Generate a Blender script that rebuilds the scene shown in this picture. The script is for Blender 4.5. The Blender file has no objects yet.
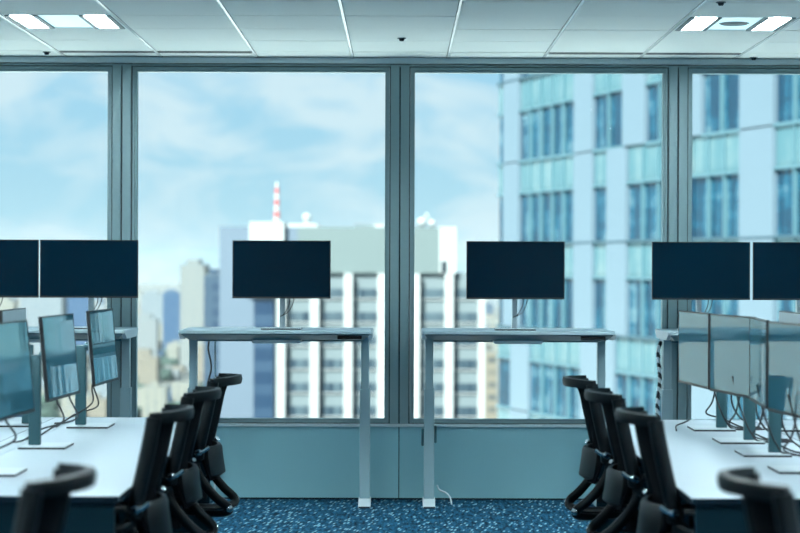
import bpy, bmesh, math, random
from mathutils import Vector, Matrix
random.seed(7)
PI = math.pi
S = bpy.context.scene
COL = S.collection
F = 2050.0                      # focal length in pixels of the 800 px frame
EYE = 1.51
W = 13.3                        # distance of the window wall


# ------------------------------------------------------------------ helpers
def X(px, d): return (px - 399.5) * d / F
def Z(py, d): return EYE - (py - 267.0) * d / F
def lin(c):
    c = c / 255.0
    return c / 12.92 if c <= 0.04045 else ((c + 0.055) / 1.055) ** 2.4
def rgb(r, g, b): return (lin(r), lin(g), lin(b), 1.0)


def rgx(r, g, b): return tuple(v * .25 for v in rgb(r, g, b)[:3]) + (1.0,)   # colours of things out in the sun


class MB:
    """collects shapes in one bmesh and links them as one object"""
    def __init__(s): s.bm = bmesh.new()
    def box(s, x0, x1, y0, y1, z0, z1, M=None, bev=0.0):
        vs = [s.bm.verts.new(v) for v in
              [(x0, y0, z0), (x1, y0, z0), (x1, y1, z0), (x0, y1, z0), (x0, y0, z1), (x1, y0, z1), (x1, y1, z1), (x0, y1, z1)]]
        fs = [s.bm.faces.new([vs[i] for i in f]) for f in
              [(3, 2, 1, 0), (4, 5, 6, 7), (0, 1, 5, 4), (1, 2, 6, 5), (2, 3, 7, 6), (3, 0, 4, 7)]]
        if bev > 0:
            es = set(e for f in fs for e in f.edges)
            r = bmesh.ops.bevel(s.bm, geom=list(es), offset=bev, segments=2, affect='EDGES', profile=0.5)
            vs = list(set(vs_ for f in r['faces'] for vs_ in f.verts) | set(v for v in vs if v.is_valid))
        if M is not None:
            bmesh.ops.transform(s.bm, matrix=M, verts=[v for v in vs if v.is_valid])
        return s
    def loft(s, rings, cap=True, closed=True):
        R = [[s.bm.verts.new(p) for p in r] for r in rings]
        n = len(R[0])
        for a, b in zip(R, R[1:]):
            for i in range(n if closed else n - 1):
                j = (i + 1) % n
                s.bm.faces.new((a[i], a[j], b[j], b[i]))
        if cap and closed:
            s.bm.faces.new(list(reversed(R[0]))); s.bm.faces.new(R[-1])
        return s
    def tube(s, pts, r, n=10, flat=1.0, cap=True):
        """tube along points; r number or list; flat squeezes the section along the second frame axis"""
        P = [Vector(p) for p in pts]
        rr = r if isinstance(r, (list, tuple)) else [r] * len(P)
        rings = []
        up = None
        for i, p in enumerate(P):
            t = (P[min(i + 1, len(P) - 1)] - P[max(i - 1, 0)])
            if t.length < 1e-9: t = Vector((0, 0, 1))
            t.normalize()
            if up is None:
                up = Vector((0, 1, 0)) if abs(t.y) < 0.9 else Vector((1, 0, 0))
            a = up - t * up.dot(t)
            if a.length < 1e-6: a = t.orthogonal()
            a.normalize(); b = t.cross(a); up = a
            rings.append([p + a * (math.cos(2 * PI * k / n) * rr[i]) + b * (math.sin(2 * PI * k / n) * rr[i] * flat) for k in range(n)])
        return s.loft(rings, cap)
    def cyl(s, c, r, z0, z1, n=20, r1=None):
        r1 = r if r1 is None else r1
        return s.loft([[(c[0] + q * math.cos(2 * PI * k / n), c[1] + q * math.sin(2 * PI * k / n), z) for k in range(n)] for q, z in ((r, z0), (r1, z1))])
    def ball(s, c, r, n=12):
        rings = []
        for i in range(1, n):
            a = PI * i / n - PI / 2
            rings.append([(c[0] + r * math.cos(a) * math.cos(2 * PI * k / 16), c[1] + r * math.cos(a) * math.sin(2 * PI * k / 16), c[2] + r * math.sin(a)) for k in range(16)])
        return s.loft(rings)
    def poly(s, pts):
        s.bm.faces.new([s.bm.verts.new(p) for p in pts]); return s
    def prism(s, prof, axis, a0, a1):
        """extrude a 2D profile; axis 'x': prof=(y,z); 'y': prof=(x,z)"""
        def q(p, a): return (a, p[0], p[1]) if axis == 'x' else ((p[0], a, p[1]) if axis == 'y' else (p[0], p[1], a))
        return s.loft([[q(p, a0) for p in prof], [q(p, a1) for p in prof]])
    def build(s, name, m, parent=None, smooth=False, M=None):
        bmesh.ops.recalc_face_normals(s.bm, faces=s.bm.faces)
        if M is not None: bmesh.ops.transform(s.bm, matrix=M, verts=s.bm.verts)
        me = bpy.data.meshes.new(name); s.bm.to_mesh(me); s.bm.free()
        me.materials.append(m)
        if smooth:
            me.polygons.foreach_set('use_smooth', [True] * len(me.polygons))
            try: me.set_sharp_from_angle(angle=math.radians(35))
            except Exception: pass
        o = bpy.data.objects.new(name, me); COL.objects.link(o)
        if parent is not None: o.parent = parent
        return o


def empty(name, loc=(0, 0, 0), rz=0):
    o = bpy.data.objects.new(name, None); COL.objects.link(o)
    o.location = loc; o.rotation_euler = (0, 0, rz); o.empty_display_size = 0.1
    return o
def tag(o, label=None, cat=None, group=None, kind=None):
    if label: o['label'] = label
    if cat: o['category'] = cat
    if group: o['group'] = group
    if kind: o['kind'] = kind
    return o
def kids(o): return [c for c in bpy.data.objects if c.parent == o]
def copy_tree(o, parent=None):
    c = o.copy(); COL.objects.link(c); c.parent = parent
    for ch in kids(o): copy_tree(ch, c)
    return c
def smooth_path(pts, sub=6):
    P = [Vector(p) for p in pts]; out = []
    for i in range(len(P) - 1):
        p0 = P[max(i - 1, 0)]; p1 = P[i]; p2 = P[i + 1]; p3 = P[min(i + 2, len(P) - 1)]
        for k in range(sub):
            t = k / sub
            out.append(0.5 * ((2 * p1) + (p2 - p0) * t + (2 * p0 - 5 * p1 + 4 * p2 - p3) * t * t + (3 * p1 - p0 - 3 * p2 + p3) * t ** 3))
    out.append(P[-1]); return out


# ------------------------------------------------------------------ materials
def mat(name, c, rough=0.5, metal=0.0, spec=0.5, noise=0.0, nscale=8.0, bump=0.0, bscale=200.0, ior=None, coat=0.0):
    m = bpy.data.materials.new(name); m.use_nodes = True
    nt = m.node_tree; b = nt.nodes['Principled BSDF']
    b.inputs['Base Color'].default_value = c
    b.inputs['Roughness'].default_value = rough
    b.inputs['Metallic'].default_value = metal
    b.inputs['Specular IOR Level'].default_value = spec
    if ior: b.inputs['IOR'].default_value = ior
    if coat:
        b.inputs['Coat Weight'].default_value = coat; b.inputs['Coat Roughness'].default_value = 0.05
    tc = nt.nodes.new('ShaderNodeTexCoord')
    n = nt.nodes.new('ShaderNodeTexNoise'); n.inputs['Scale'].default_value = nscale; n.inputs['Detail'].default_value = 3
    nt.links.new(tc.outputs['Object'], n.inputs['Vector'])
    if noise > 0:
        mx = nt.nodes.new('ShaderNodeMix'); mx.data_type = 'RGBA'
        mx.inputs['A'].default_value = tuple(v * (1 - noise) for v in c[:3]) + (1,)
        mx.inputs['B'].default_value = tuple(min(1, v * (1 + noise)) for v in c[:3]) + (1,)
        nt.links.new(n.outputs['Fac'], mx.inputs['Factor'])
        nt.links.new(mx.outputs['Result'], b.inputs['Base Color'])
    if bump > 0:
        n2 = nt.nodes.new('ShaderNodeTexNoise'); n2.inputs['Scale'].default_value = bscale
        nt.links.new(tc.outputs['Object'], n2.inputs['Vector'])
        bp = nt.nodes.new('ShaderNodeBump'); bp.inputs['Strength'].default_value = bump; bp.inputs['Distance'].default_value = 0.002
        nt.links.new(n2.outputs['Fac'], bp.inputs['Height']); nt.links.new(bp.outputs['Normal'], b.inputs['Normal'])
    return m

M = {}
M['ceiling'] = mat('ceiling_board', rgb(242, 247, 244), 0.9, noise=0.06, nscale=140, bump=0.6, bscale=260)
M['ceiling_dark'] = mat('ceiling_void', rgb(60, 72, 76), 0.9)
M['bar'] = mat('ceiling_bar', rgb(235, 240, 242), 0.25, spec=0.6, noise=.03)
M['wall'] = mat('painted_wall', rgb(232, 238, 240), 0.7, noise=0.03, nscale=3)
M['panel'] = mat('sill_panel', rgb(140, 192, 202), 0.45, noise=0.03, nscale=2)
M['alu'] = mat('window_aluminium', rgb(124, 150, 155), 0.4, metal=0.35, noise=0.04, nscale=30)
M['alu_light'] = mat('sill_aluminium', rgb(205, 222, 226), 0.35, noise=0.03, nscale=30)
M['gap'] = mat('dark_gasket', rgb(18, 34, 44), 0.7)
M['desk_white'] = mat('white_laminate', rgb(176, 192, 202), 0.36, spec=0.6, noise=0.02, nscale=5)
M['desk_edge'] = mat('dark_edge_band', rgb(3, 24, 36), 0.7, spec=.1)
M['desk_panel'] = mat('charcoal_panel', rgb(3, 36, 46), 0.7, spec=.12, noise=0.05)
M['stand_leg'] = mat('grey_leg_powder_coat', rgb(132, 160, 168), 0.4, noise=0.02, nscale=12)
M['base_top'] = mat('pale_base_plate', rgb(196, 210, 216), 0.35, noise=.02)
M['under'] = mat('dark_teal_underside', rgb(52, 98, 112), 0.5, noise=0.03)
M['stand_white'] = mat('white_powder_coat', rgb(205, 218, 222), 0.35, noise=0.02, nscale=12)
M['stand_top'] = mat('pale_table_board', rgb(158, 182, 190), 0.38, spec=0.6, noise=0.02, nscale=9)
M['silver'] = mat('brushed_silver', rgb(186, 198, 204), 0.3, metal=0.8, noise=0.05, nscale=60)
M['chrome'] = mat('polished_aluminium', rgb(210, 218, 222), 0.12, metal=1.0)
M['grey_metal'] = mat('grey_metal', rgb(44, 84, 92), 0.42, metal=0.2, noise=0.04)
M['black_plastic'] = mat('black_plastic', rgb(2, 6, 11), 0.4, spec=0.25, noise=0.1, nscale=20)
M['frame_plastic'] = mat('satin_black_frame', rgb(1, 8, 13), 0.42, spec=0.22, noise=0.1, nscale=20)
M['black_fabric'] = mat('black_mesh_fabric', rgb(1, 3, 7), 0.9, spec=0.04, noise=0.3, nscale=300, bump=0.5, bscale=500)
M['bezel'] = mat('black_bezel', rgb(12, 16, 20), 0.4)
M['housing'] = mat('silver_housing', rgb(176, 190, 196), 0.4, metal=0.2, noise=.02)
M['screen'] = mat('glossy_dark_screen', rgb(0, 24, 38), 0.15, spec=0.08, ior=1.5, noise=.05, nscale=2)
M['screen_grazed'] = mat('glossy_screen', rgb(10, 34, 46), 0.03, ior=2.2, spec=0.5, noise=.05, nscale=2, coat=1.0)
M['cable'] = mat('black_cable', rgb(14, 20, 26), 0.5, noise=.1)
M['cable_white'] = mat('white_cable', rgb(200, 214, 220), 0.5, noise=.03)

def painted_sheen_screen():
    m = bpy.data.materials.new('glossy_screen_painted_sheen'); m.use_nodes = True; nt = m.node_tree
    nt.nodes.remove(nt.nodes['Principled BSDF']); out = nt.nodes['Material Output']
    d = nt.nodes.new('ShaderNodeBsdfDiffuse'); d.inputs['Color'].default_value = rgb(74, 134, 154)  # pale base stands in for reflected daylight on a dark screen
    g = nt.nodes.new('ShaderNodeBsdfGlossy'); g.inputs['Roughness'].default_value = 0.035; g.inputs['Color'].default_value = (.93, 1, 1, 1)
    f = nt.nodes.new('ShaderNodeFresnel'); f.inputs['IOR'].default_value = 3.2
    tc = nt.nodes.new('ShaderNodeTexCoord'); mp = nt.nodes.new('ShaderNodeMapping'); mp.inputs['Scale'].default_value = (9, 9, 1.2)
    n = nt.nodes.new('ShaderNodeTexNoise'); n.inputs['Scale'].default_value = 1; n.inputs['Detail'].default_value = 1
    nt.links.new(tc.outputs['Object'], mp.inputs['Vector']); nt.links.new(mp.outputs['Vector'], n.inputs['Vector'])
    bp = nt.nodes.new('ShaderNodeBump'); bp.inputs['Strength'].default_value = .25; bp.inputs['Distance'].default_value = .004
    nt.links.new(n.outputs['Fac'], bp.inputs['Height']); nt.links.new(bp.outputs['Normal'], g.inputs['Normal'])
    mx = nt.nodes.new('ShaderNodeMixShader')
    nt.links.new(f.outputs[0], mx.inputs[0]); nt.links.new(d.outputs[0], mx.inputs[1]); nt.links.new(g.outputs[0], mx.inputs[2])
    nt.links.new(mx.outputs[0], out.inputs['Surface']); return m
M['screen_grazed'] = painted_sheen_screen()
def braided():
    m = mat('braided_cable_sleeve', rgb(120, 130, 138), 0.6)
    nt = m.node_tree; b = nt.nodes['Principled BSDF']; tc = nt.nodes.new('ShaderNodeTexCoord')
    w = nt.nodes.new('ShaderNodeTexWave'); w.inputs['Scale'].default_value = 9; w.bands_direction = 'DIAGONAL'; w.inputs['Distortion'].default_value = 3
    r = nt.nodes.new('ShaderNodeValToRGB'); r.color_ramp.elements[0].position = .4; r.color_ramp.elements[1].position = .55
    r.color_ramp.elements[0].color = rgb(24, 30, 40); r.color_ramp.elements[1].color = rgb(225, 232, 238)
    nt.links.new(tc.outputs['Object'], w.inputs['Vector']); nt.links.new(w.outputs['Color'], r.inputs['Fac']); nt.links.new(r.outputs['Color'], b.inputs['Base Color'])
    return m
M['braid'] = braided()

def carpet():
    m = mat('carpet', rgb(20, 60, 86), 0.95, spec=0.1)
    nt = m.node_tree; b = nt.nodes['Principled BSDF']; tc = nt.nodes.new('ShaderNodeTexCoord')
    mp = nt.nodes.new('ShaderNodeCombineXYZ')
    for q, vec in enumerate(((40, -5.5, 0), (0, 7.5, 0))):
        dt = nt.nodes.new('ShaderNodeVectorMath'); dt.operation = 'DOT_PRODUCT'; dt.inputs[1].default_value = vec
        nt.links.new(tc.outputs['Object'], dt.inputs[0]); nt.links.new(dt.outputs['Value'], mp.inputs[q])
    v = nt.nodes.new('ShaderNodeTexVoronoi'); v.inputs['Scale'].default_value = 1.0; v.inputs['Randomness'].default_value = 1
    r = nt.nodes.new('ShaderNodeValToRGB')
    r.color_ramp.elements[0].position = .0; r.color_ramp.elements[0].color = (1, 1, 1, 1)
    r.color_ramp.elements[1].position = .36; r.color_ramp.elements[1].color = (0, 0, 0, 1)
    n = nt.nodes.new('ShaderNodeTexNoise'); n.inputs['Scale'].default_value = 1; n.inputs['Detail'].default_value = 3; n.inputs['Roughness'].default_value = .7
    mq = nt.nodes.new('ShaderNodeMapping'); mq.inputs['Scale'].default_value = (42, 7, 1); nt.links.new(tc.outputs['Object'], mq.inputs['Vector'])
    n2 = nt.nodes.new('ShaderNodeTexNoise'); n2.inputs['Scale'].default_value = 2.2
    nt.links.new(mp.outputs[0], v.inputs['Vector'])
    nt.links.new(v.outputs['Distance'], r.inputs['Fac']); nt.links.new(mq.outputs['Vector'], n.inputs['Vector'])
    rr = nt.nodes.new('ShaderNodeValToRGB'); rr.color_ramp.elements[0].position = .36; rr.color_ramp.elements[1].position = .64
    rr.color_ramp.elements[0].color = rgb(0, 26, 48); rr.color_ramp.elements[1].color = rgb(38, 98, 128)
    nt.links.new(n.outputs['Fac'], rr.inputs['Fac'])
    mx = nt.nodes.new('ShaderNodeMix'); mx.data_type = 'RGBA'; mx.inputs['B'].default_value = rgb(176, 222, 234)
    nt.links.new(r.outputs['Color'], mx.inputs['Factor']); nt.links.new(rr.outputs['Color'], mx.inputs['A'])
    nt.links.new(mx.outputs['Result'], b.inputs['Base Color'])
    bp = nt.nodes.new('ShaderNodeBump'); bp.inputs['Strength'].default_value = 0.5; bp.inputs['Distance'].default_value = 0.004
    nt.links.new(n.outputs['Fac'], bp.inputs['Height']); nt.links.new(bp.outputs['Normal'], b.inputs['Normal'])
    return m
M['carpet'] = carpet()

def glass():
    m = bpy.data.materials.new('window_glass'); m.use_nodes = True; nt = m.node_tree
    nt.nodes.remove(nt.nodes['Principled BSDF']); out = nt.nodes['Material Output']
    t = nt.nodes.new('ShaderNodeBsdfTransparent'); t.inputs['Color'].default_value = (0.93, 0.975, 0.985, 1)
    g = nt.nodes.new('ShaderNodeBsdfGlossy'); g.inputs['Roughness'].default_value = 0.01
    f = nt.nodes.new('ShaderNodeFresnel'); f.inputs['IOR'].default_value = 1.05
    mx = nt.nodes.new('ShaderNodeMixShader')
    nt.links.new(f.outputs[0], mx.inputs[0]); nt.links.new(t.outputs[0], mx.inputs[1]); nt.links.new(g.outputs[0], mx.inputs[2])
    nt.links.new(mx.outputs[0], out.inputs['Surface']); return m
M['glass'] = glass()

def emit(name, c, s):
    m = bpy.data.materials.new(name); m.use_nodes = True; nt = m.node_tree; b = nt.nodes['Principled BSDF']
    b.inputs['Base Color'].default_value = c; b.inputs['Emission Color'].default_value = c; b.inputs['Emission Strength'].default_value = s
    return m
M['tube'] = emit('fluorescent_tube', rgb(236, 252, 255), 330.0)
M['diffuser'] = emit('lit_diffuser', rgb(205, 240, 246), .75)
M['reflector'] = mat('lamp_reflector', rgb(235, 244, 246), 0.3, spec=.6)
M['louvre'] = mat('lamp_louvre', rgb(70, 96, 104), 0.5)


# ------------------------------------------------------------------ the setting
RX = 7.22                                   # half width of the room
CZ = 2.87                                   # ceiling height
o = MB().box(-RX, RX, -2.6, W + .12, -.3, 0).build('floor', M['carpet']); tag(o, kind='structure')
# ceiling: boards with joints between them, bars in the wide joints
P = 0.62
yrows = [W - .33 - P * k for k in range(0, 26)]
lights = set()
fix = []
for iy in (3, 7, 11, 15, 19, 23):
    for cx in (-5.58, -1.86, 1.86, 5.58):
        fix.append((cx, yrows[iy] + P / 2)); lights.add((round(cx / P * 2), iy))
mb = MB()
ncell = 12
for k in range(-ncell, ncell):
    cx = k * P + 0.0
    for iy, y0 in enumerate(yrows):
        if (round(cx / P * 2), iy) in lights: continue
        mb.box(cx - P / 2 + .011, cx + P / 2 - .011, y0 + .007, y0 + P - .007, CZ + random.uniform(-.0012, .0012), CZ + .02)
for k in range(-ncell, ncell):
    cx = k * P
    if k in (-3, -2, 2, 3):                  # a slot diffuser takes the front of this bay
        mb.box(cx - P / 2 + .011, cx + P / 2 - .011, W - .33 + .105, W, CZ, CZ + .02)
    else:
        mb.box(cx - P / 2 + .011, cx + P / 2 - .011, W - .33 + .0025, W, CZ, CZ + .02)
ceil = mb.build('ceiling', M['ceiling']); tag(ceil, kind='structure')
MB().box(-RX, RX, -2.6, W + .2, CZ + .14, CZ + .4).build('ceiling_void', M['ceiling_dark'], ceil)
mb = MB()
for k in range(-ncell, ncell + 1):
    x = (k - .5) * P
    mb.box(x - .0075, x + .0075, -2.6, W, CZ - .004, CZ + .02)
mb.build('ceiling_bar', M['bar'], ceil)
# over every board row a thin backing so that the joints read dark
mb = MB()
for k in range(-ncell, ncell):
    cx = k * P
    for iy, y0 in enumerate(yrows):
        if (round(cx / P * 2), iy) in lights: continue
        mb.box(cx - P / 2, cx + P / 2, y0, y0 + P, CZ + .021, CZ + .03)
mb.box(-RX, RX, W - .33, W, CZ + .045, CZ + .055)
mb.build('board_backing', M['ceiling_dark'], ceil)

tag(MB().box(-RX - .2, -RX, -2.6, W + .2, -.3, 3.2).build('wall_left', M['wall']), kind='structure')
tag(MB().box(RX, RX + .2, -2.6, W + .2, -.3, 3.2).build('wall_right', M['wall']), kind='structure')
tag(MB().box(-RX, RX, -2.8, -2.6, -.3, 3.2).build('wall_back', M['wall']), kind='structure')

PW = 1.805
ZG0, ZG1 = .524, 2.775                       # glass bottom and top
# spandrel panels below the glass
mb = MB()
for k in range(-4, 4):
    mb.box(k * PW + .003, (k + 1) * PW - .003, W, W + .10, .012, .472)
wall = mb.build('wall_far', M['panel']); tag(wall, kind='structure')
MB().box(-RX, RX, W + .02, W + .16, 0, .50).build('wall_core', M['gap'], wall)
MB().box(-RX, RX, W - .025, W + .03, .474, .492, bev=.003).build('sill', M['alu_light'], wall)
mb = MB(); mb.box(-RX, RX, W - .02, W + .14, Z(63.8, W), CZ - .004, bev=.002)
tr = mb.build('trim_1', M['alu_light']); tag(tr, kind='structure')
MB().box(-RX, RX, W + .015, W + .14, Z(64.9, W), Z(64.4, W)).build('trim_groove', M['alu_light'], tr)
MB().box(-RX, RX, W + .02, W + .15, Z(66.6, W), CZ + .3).build('trim_core', M['gap'], tr)
MB().box(-RX, RX, W - .005, W + .10, Z(66.3, W), Z(64.9, W)).build('trim_rail', M['alu'], tr)
# mullions
n = 2
for k in range(-4, 5):
    x = k * PW
    mb = MB()
    mb.box(x - .0605, x - .004, W - .005, W + .14, .492, Z(66.2, W), bev=.002)
    mb.box(x + .004, x + .0605, W - .005, W + .14, .492, Z(66.2, W), bev=.002)
    t = mb.build('trim_%d' % n, M['alu']); tag(t, kind='structure'); n += 1
    MB().box(x - .067, x + .067, W + .012, W + .15, .48, 2.85).build('mullion_core', M['gap'], t)
for i, k in enumerate(range(-4, 4)):
    x0, x1 = k * PW + .068, (k + 1) * PW - .068
    z0, z1 = .497, Z(67.2, W)
    mb = MB(); fw = .021
    gx0, gx1 = x0 + .028, x1 - .028
    for (a, b, dd) in ((0, .014, .012), (.014, .028, .030)):
        mb.box(x0 + a, x0 + b, W + dd, W + .09, z0, z1); mb.box(x1 - b, x1 - a, W + dd, W + .09, z0, z1)
        mb.box(x0 + b, x1 - b, W + dd, W + .09, z0 + a * .9, z0 + b * .9); mb.box(x0 + b, x1 - b, W + dd, W + .09, z1 - b * 1.15, z1 - a * 1.15)
    wn = mb.build('window_%d' % (i + 1), M['alu']); tag(wn, kind='structure')
    MB().box(gx0 - .005, gx1 + .005, W + .06, W + .066, z0 + .02, z1 - .025).build('window_pane', M['glass'], wn)

# ------------------------------------------------------------------ things on the ceiling
def fixture(cx, cy):
    t = empty('ceiling_light', (cx, cy, CZ))
    h = P / 2 - .03; L = P / 2 - .004
    mb = MB()
    mb.box(-P / 2 + .011, -h, -L, L, -.0, .08); mb.box(h, P / 2 - .011, -L, L, -.0, .08)
    mb.box(-h, h, L - .006, L, 0, .08); mb.box(-h, h, -L, -L + .006, 0, .08); mb.box(-h, h, -L, L, .08, .09)
    mb.build('housing', M['reflector'], t)
    for s in (-1, 1):
        mb = MB()
        for q in (-.034, .034):
            mb.tube([(s * .205 + q, -L + .03, .035), (s * .205 + q, L - .03, .035)], .011, 10)
        mb.build('lamp_tube', M['tube'], t, smooth=True)
    mb = MB(); mb.box(-.118, .118, -L + .008, L - .008, .004, .008); mb.build('diffuser', M['diffuser'], t)
    for x in (-h + .006, -.128, .128, h - .006):
        MB().box(x - .013, x + .013, -L + .006, L - .006, -.006, .06).build('louvre', M['louvre'], t)
    return t
f0 = fixture(0, 0); first = True
for (cx, cy) in fix:
    if first: t = f0; first = False
    else: t = copy_tree(f0)
    t.location = (cx, cy, CZ)
    if abs(cx) < 3 and cy > 11:
        tag(t, 'lit ceiling light above the left window wall' if cx < 0 else 'lit ceiling light on the right with a round vent at its centre', 'ceiling light', 'ceiling lights')
        if cx > 0:
            MB().cyl((0, 0), .07, -.004, .003, 24, .085).build('vent_disc', M['louvre'], t, smooth=True)
    else:
        tag(t, 'lit ceiling light further back in the office out of view', 'ceiling light', 'ceiling lights behind the view')
for k, lb in ((-3, 'black air slot in the ceiling, leftmost of the four'), (-2, 'black air slot in the ceiling above the second window'),
              (2, 'black air slot in the ceiling above the third window'), (3, 'black air slot in the ceiling, rightmost of the four')):
    cx = k * P
    t = MB().box(cx - P / 2 + .012, cx + P / 2 - .012, W - .329, W - .228, CZ - .001, CZ + .02).build('ceiling_slot_diffuser', M['gap'])
    tag(t, lb, 'air slot', 'air slots in the ceiling')
for (px, py, lb) in ((46, 53, 'tiny dark sprinkler head in the ceiling at the far left'), (401, 38, 'small dark sensor in the middle of the ceiling'),
                     (753, 57, 'tiny dark sprinkler head in the ceiling near the right edge'), (720, 1, 'small dark ceiling spot above the right ceiling light')):
    d = (CZ - EYE) * F / (267 - py)
    d = min(d, W - .08)
    t = MB().cyl((0, 0), .026, -.004, 0, 20).build('ceiling_sprinkler', M['grey_metal'], smooth=True); t.location = (X(px, d), d, CZ)
    MB().cyl((0, 0), .012, -.018, -.004, 14, .018).build('sensor_head', M['gap'], t, smooth=True)
    tag(t, lb, 'ceiling sprinkler')

# ------------------------------------------------------------------ monitors
MW, MH, MT = .613, .362, .022
def make_monitor(name, hz=.375, head_dx=0, head_dy=-.09, yaw=0, tilt=0, screen=None, stand=None, base_fb=(-.15, .05), ring=True):
    """faces -y; origin on the desk under the stand's column"""
    t = empty(name)
    st = stand or M['silver']
    bs = MB().box(-.125, .125, base_fb[0], base_fb[1], 0, .008).build('base', M['bezel'], t)
    MB().box(-.125, .125, base_fb[0], base_fb[1], .008, .0098).build('base_top', M['base_top'], bs)
    mb = MB(); mb.box(-.016, .016, -.026, .026, .009, .40, bev=.004); mb.build('stand_column', st, t, smooth=True)
    mb = MB()
    mb.tube([(0, -.02, hz), (head_dx, head_dy + .03, hz)], .02, 12)
    mb.box(head_dx - .05, head_dx + .05, head_dy + .012, head_dy + .032, hz - .05, hz + .05, bev=.003)
    mb.build('mount', M['grey_metal'], t, smooth=True)
    H = Matrix.Translation((head_dx, head_dy, hz)) @ Matrix.Rotation(yaw, 4, 'Z') @ Matrix.Rotation(-tilt, 4, 'X')
    MB().box(-MW / 2 + .006, MW / 2 - .006, -.004, .008, -MH / 2 + .012, MH / 2 - .006, bev=.003).build('housing', M['housing'], t, M=H)
    mb = MB()
    for (a, b, c, d) in ((-MW / 2, MW / 2, MH / 2 - .006, MH / 2), (-MW / 2, MW / 2, -MH / 2, -MH / 2 + .012),
                         (-MW / 2, -MW / 2 + .006, -MH / 2 + .012, MH / 2 - .006), (MW / 2 - .006, MW / 2, -MH / 2 + .012, MH / 2 - .006)):
        mb.box(a, b, -.012, .004, c, d)
    mb.build('bezel', M['bezel'], t, M=H)
    MB().box(-MW / 2 + .006, MW / 2 - .006, -.0105, -.004, -MH / 2 + .012, MH / 2 - .006).build('screen', screen or M['screen'], t, M=H)
    return t
def cable(pts, r, label, m=None, group=None, cat='cable', name='cable'):
    o = MB().tube(smooth_path(pts), r, 8).build(name, m or M['cable'], smooth=True)
    return tag(o, label, cat, group)

# ------------------------------------------------------------------ standing desks at the window
SD0, SD1, SZ = 12.55, 13.25, 1.117
def make_standing_desk(w=1.18):
    """origin on the floor at the middle of the front edge"""
    t = empty('standing_desk'); D = SD1 - SD0; h = w / 2
    def ring(ix, iy0, iy1, z): return [(-h + ix, iy0, z), (h - ix, iy0, z), (h - ix, D - iy1, z), (-h + ix, D - iy1, z)]
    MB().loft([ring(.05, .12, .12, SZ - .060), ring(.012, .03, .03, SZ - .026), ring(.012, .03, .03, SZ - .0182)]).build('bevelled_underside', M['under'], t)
    MB().loft([ring(0, 0, 0, SZ - .018), ring(0, 0, 0, SZ - .003), ring(.003, .003, .003, SZ)]).build('tabletop', M['stand_top'], t)
    for s in (-1, 1):
        MB().prism([(.03, SZ - .022), (.12, SZ - .056), (D - .12, SZ - .056), (D - .03, SZ - .022), (D - .03, SZ - .004), (.03, SZ - .004)], 'x', *sorted((s * (h - .02), s * (h + .004)))).build('end_cap', M['desk_white'], t)
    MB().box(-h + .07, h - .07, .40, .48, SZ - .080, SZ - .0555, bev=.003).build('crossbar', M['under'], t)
    for s in (-1, 1):
        x = s * (h - .045)
        MB().box(x - .0325, x + .0325, .42, .50, .03, .74, bev=.003).build('leg', M['stand_leg'], t)
        MB().box(x - .025, x + .025, .428, .492, .735, SZ - .055, bev=.003).build('inner_leg', M['stand_leg'], t)
        mb = MB(); mb.loft([[(x - .038, a, 0), (x + .038, a, 0), (x + .038, a, z1), (x - .038, a, z1)] for a, z1 in ((.275, .012), (.40, .044), (.52, .044), (D - .02, .026))])
        mb.build('foot', M['stand_white'], t)
        MB().box(x - .036, x + .036, .262, .275, -.0, .010).build('foot_pad', M['gap'], t)
    MB().box(h - .21, h - .06, .035, .10, SZ - .052, SZ - .03, bev=.003).build('controller', M['black_plastic'], t)
    for x in (-.30, .30):
        MB().box(x - .14, x + .14, .46, .60, SZ, SZ + .004, bev=.001).build('cable_flap', M['stand_white'], t)
    MB().box(-.15, .15, .13, .34, SZ - .082, SZ - .055, bev=.008).build('motor_box', M['stand_white'], t)
    return t
sd = make_standing_desk()
SDX = ((-1.687 - .59, 'white standing desk at the far left under the two leftmost screens by the window'),
       (-.761, 'white standing desk carrying one screen left of the central window post'),
       (.736, 'white standing desk carrying one screen right of the central window post'),
       (1.653 + .59, 'white standing desk at the far right under two screens by the window'))
for i, (x, lb) in enumerate(SDX):
    t = sd if i == 0 else copy_tree(sd)
    t.location = (x, SD0, 0); tag(t, lb, 'standing desk', 'standing desks along the window')

MY = 12.91
mon = make_monitor('computer_monitor')
SM = ((-2.562, 'dark computer screen at the left photo edge, standing on the far left window desk'),
      (-1.94, 'dark computer screen in front of the left window post, second from the left edge'),
      (-.737, 'dark computer screen alone on the standing desk left of the central post'),
      (.725, 'dark computer screen alone on the standing desk right of the central post'),
      (1.884, 'dark computer screen in front of the right window post'),
      (2.515, 'dark computer screen at the right photo edge, standing on the far right window desk'))
for i, (x, lb) in enumerate(SM):
    t = mon if i == 0 else copy_tree(mon)
    t.location = (x, MY, SZ); tag(t, lb, 'monitor', 'screens on the standing desks')
cn = ('far left window desk screen', 'screen in front of the left window post', 'lone screen left of the central post', 'lone screen right of the central post',
      'screen in front of the right window post', 'right edge window desk screen')
for (x, lb), c in zip(SM, cn):
    y = MY - .06
    cable([(x + .045, y, SZ + .25), (x + .05, y - .01, SZ + .17), (x + .02, y - .03, SZ + .105), (x - .005, y + .04, SZ + .085), (x - .012, y + .10, SZ + .12)], .0028,
          'thin black inner cable looping below the ' + c, group='cables below the standing desk screens')
    cable([(x + .075, y, SZ + .25), (x + .075, y - .01, SZ + .18), (x + .05, y - .03, SZ + .12), (x + .015, y - .035, SZ + .092), (x - .01, y + .04, SZ + .075), (x - .01, y + .12, SZ + .004)], .0028,
          'thin black outer cable looping below the ' + c, group='cables below the standing desk screens')
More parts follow.
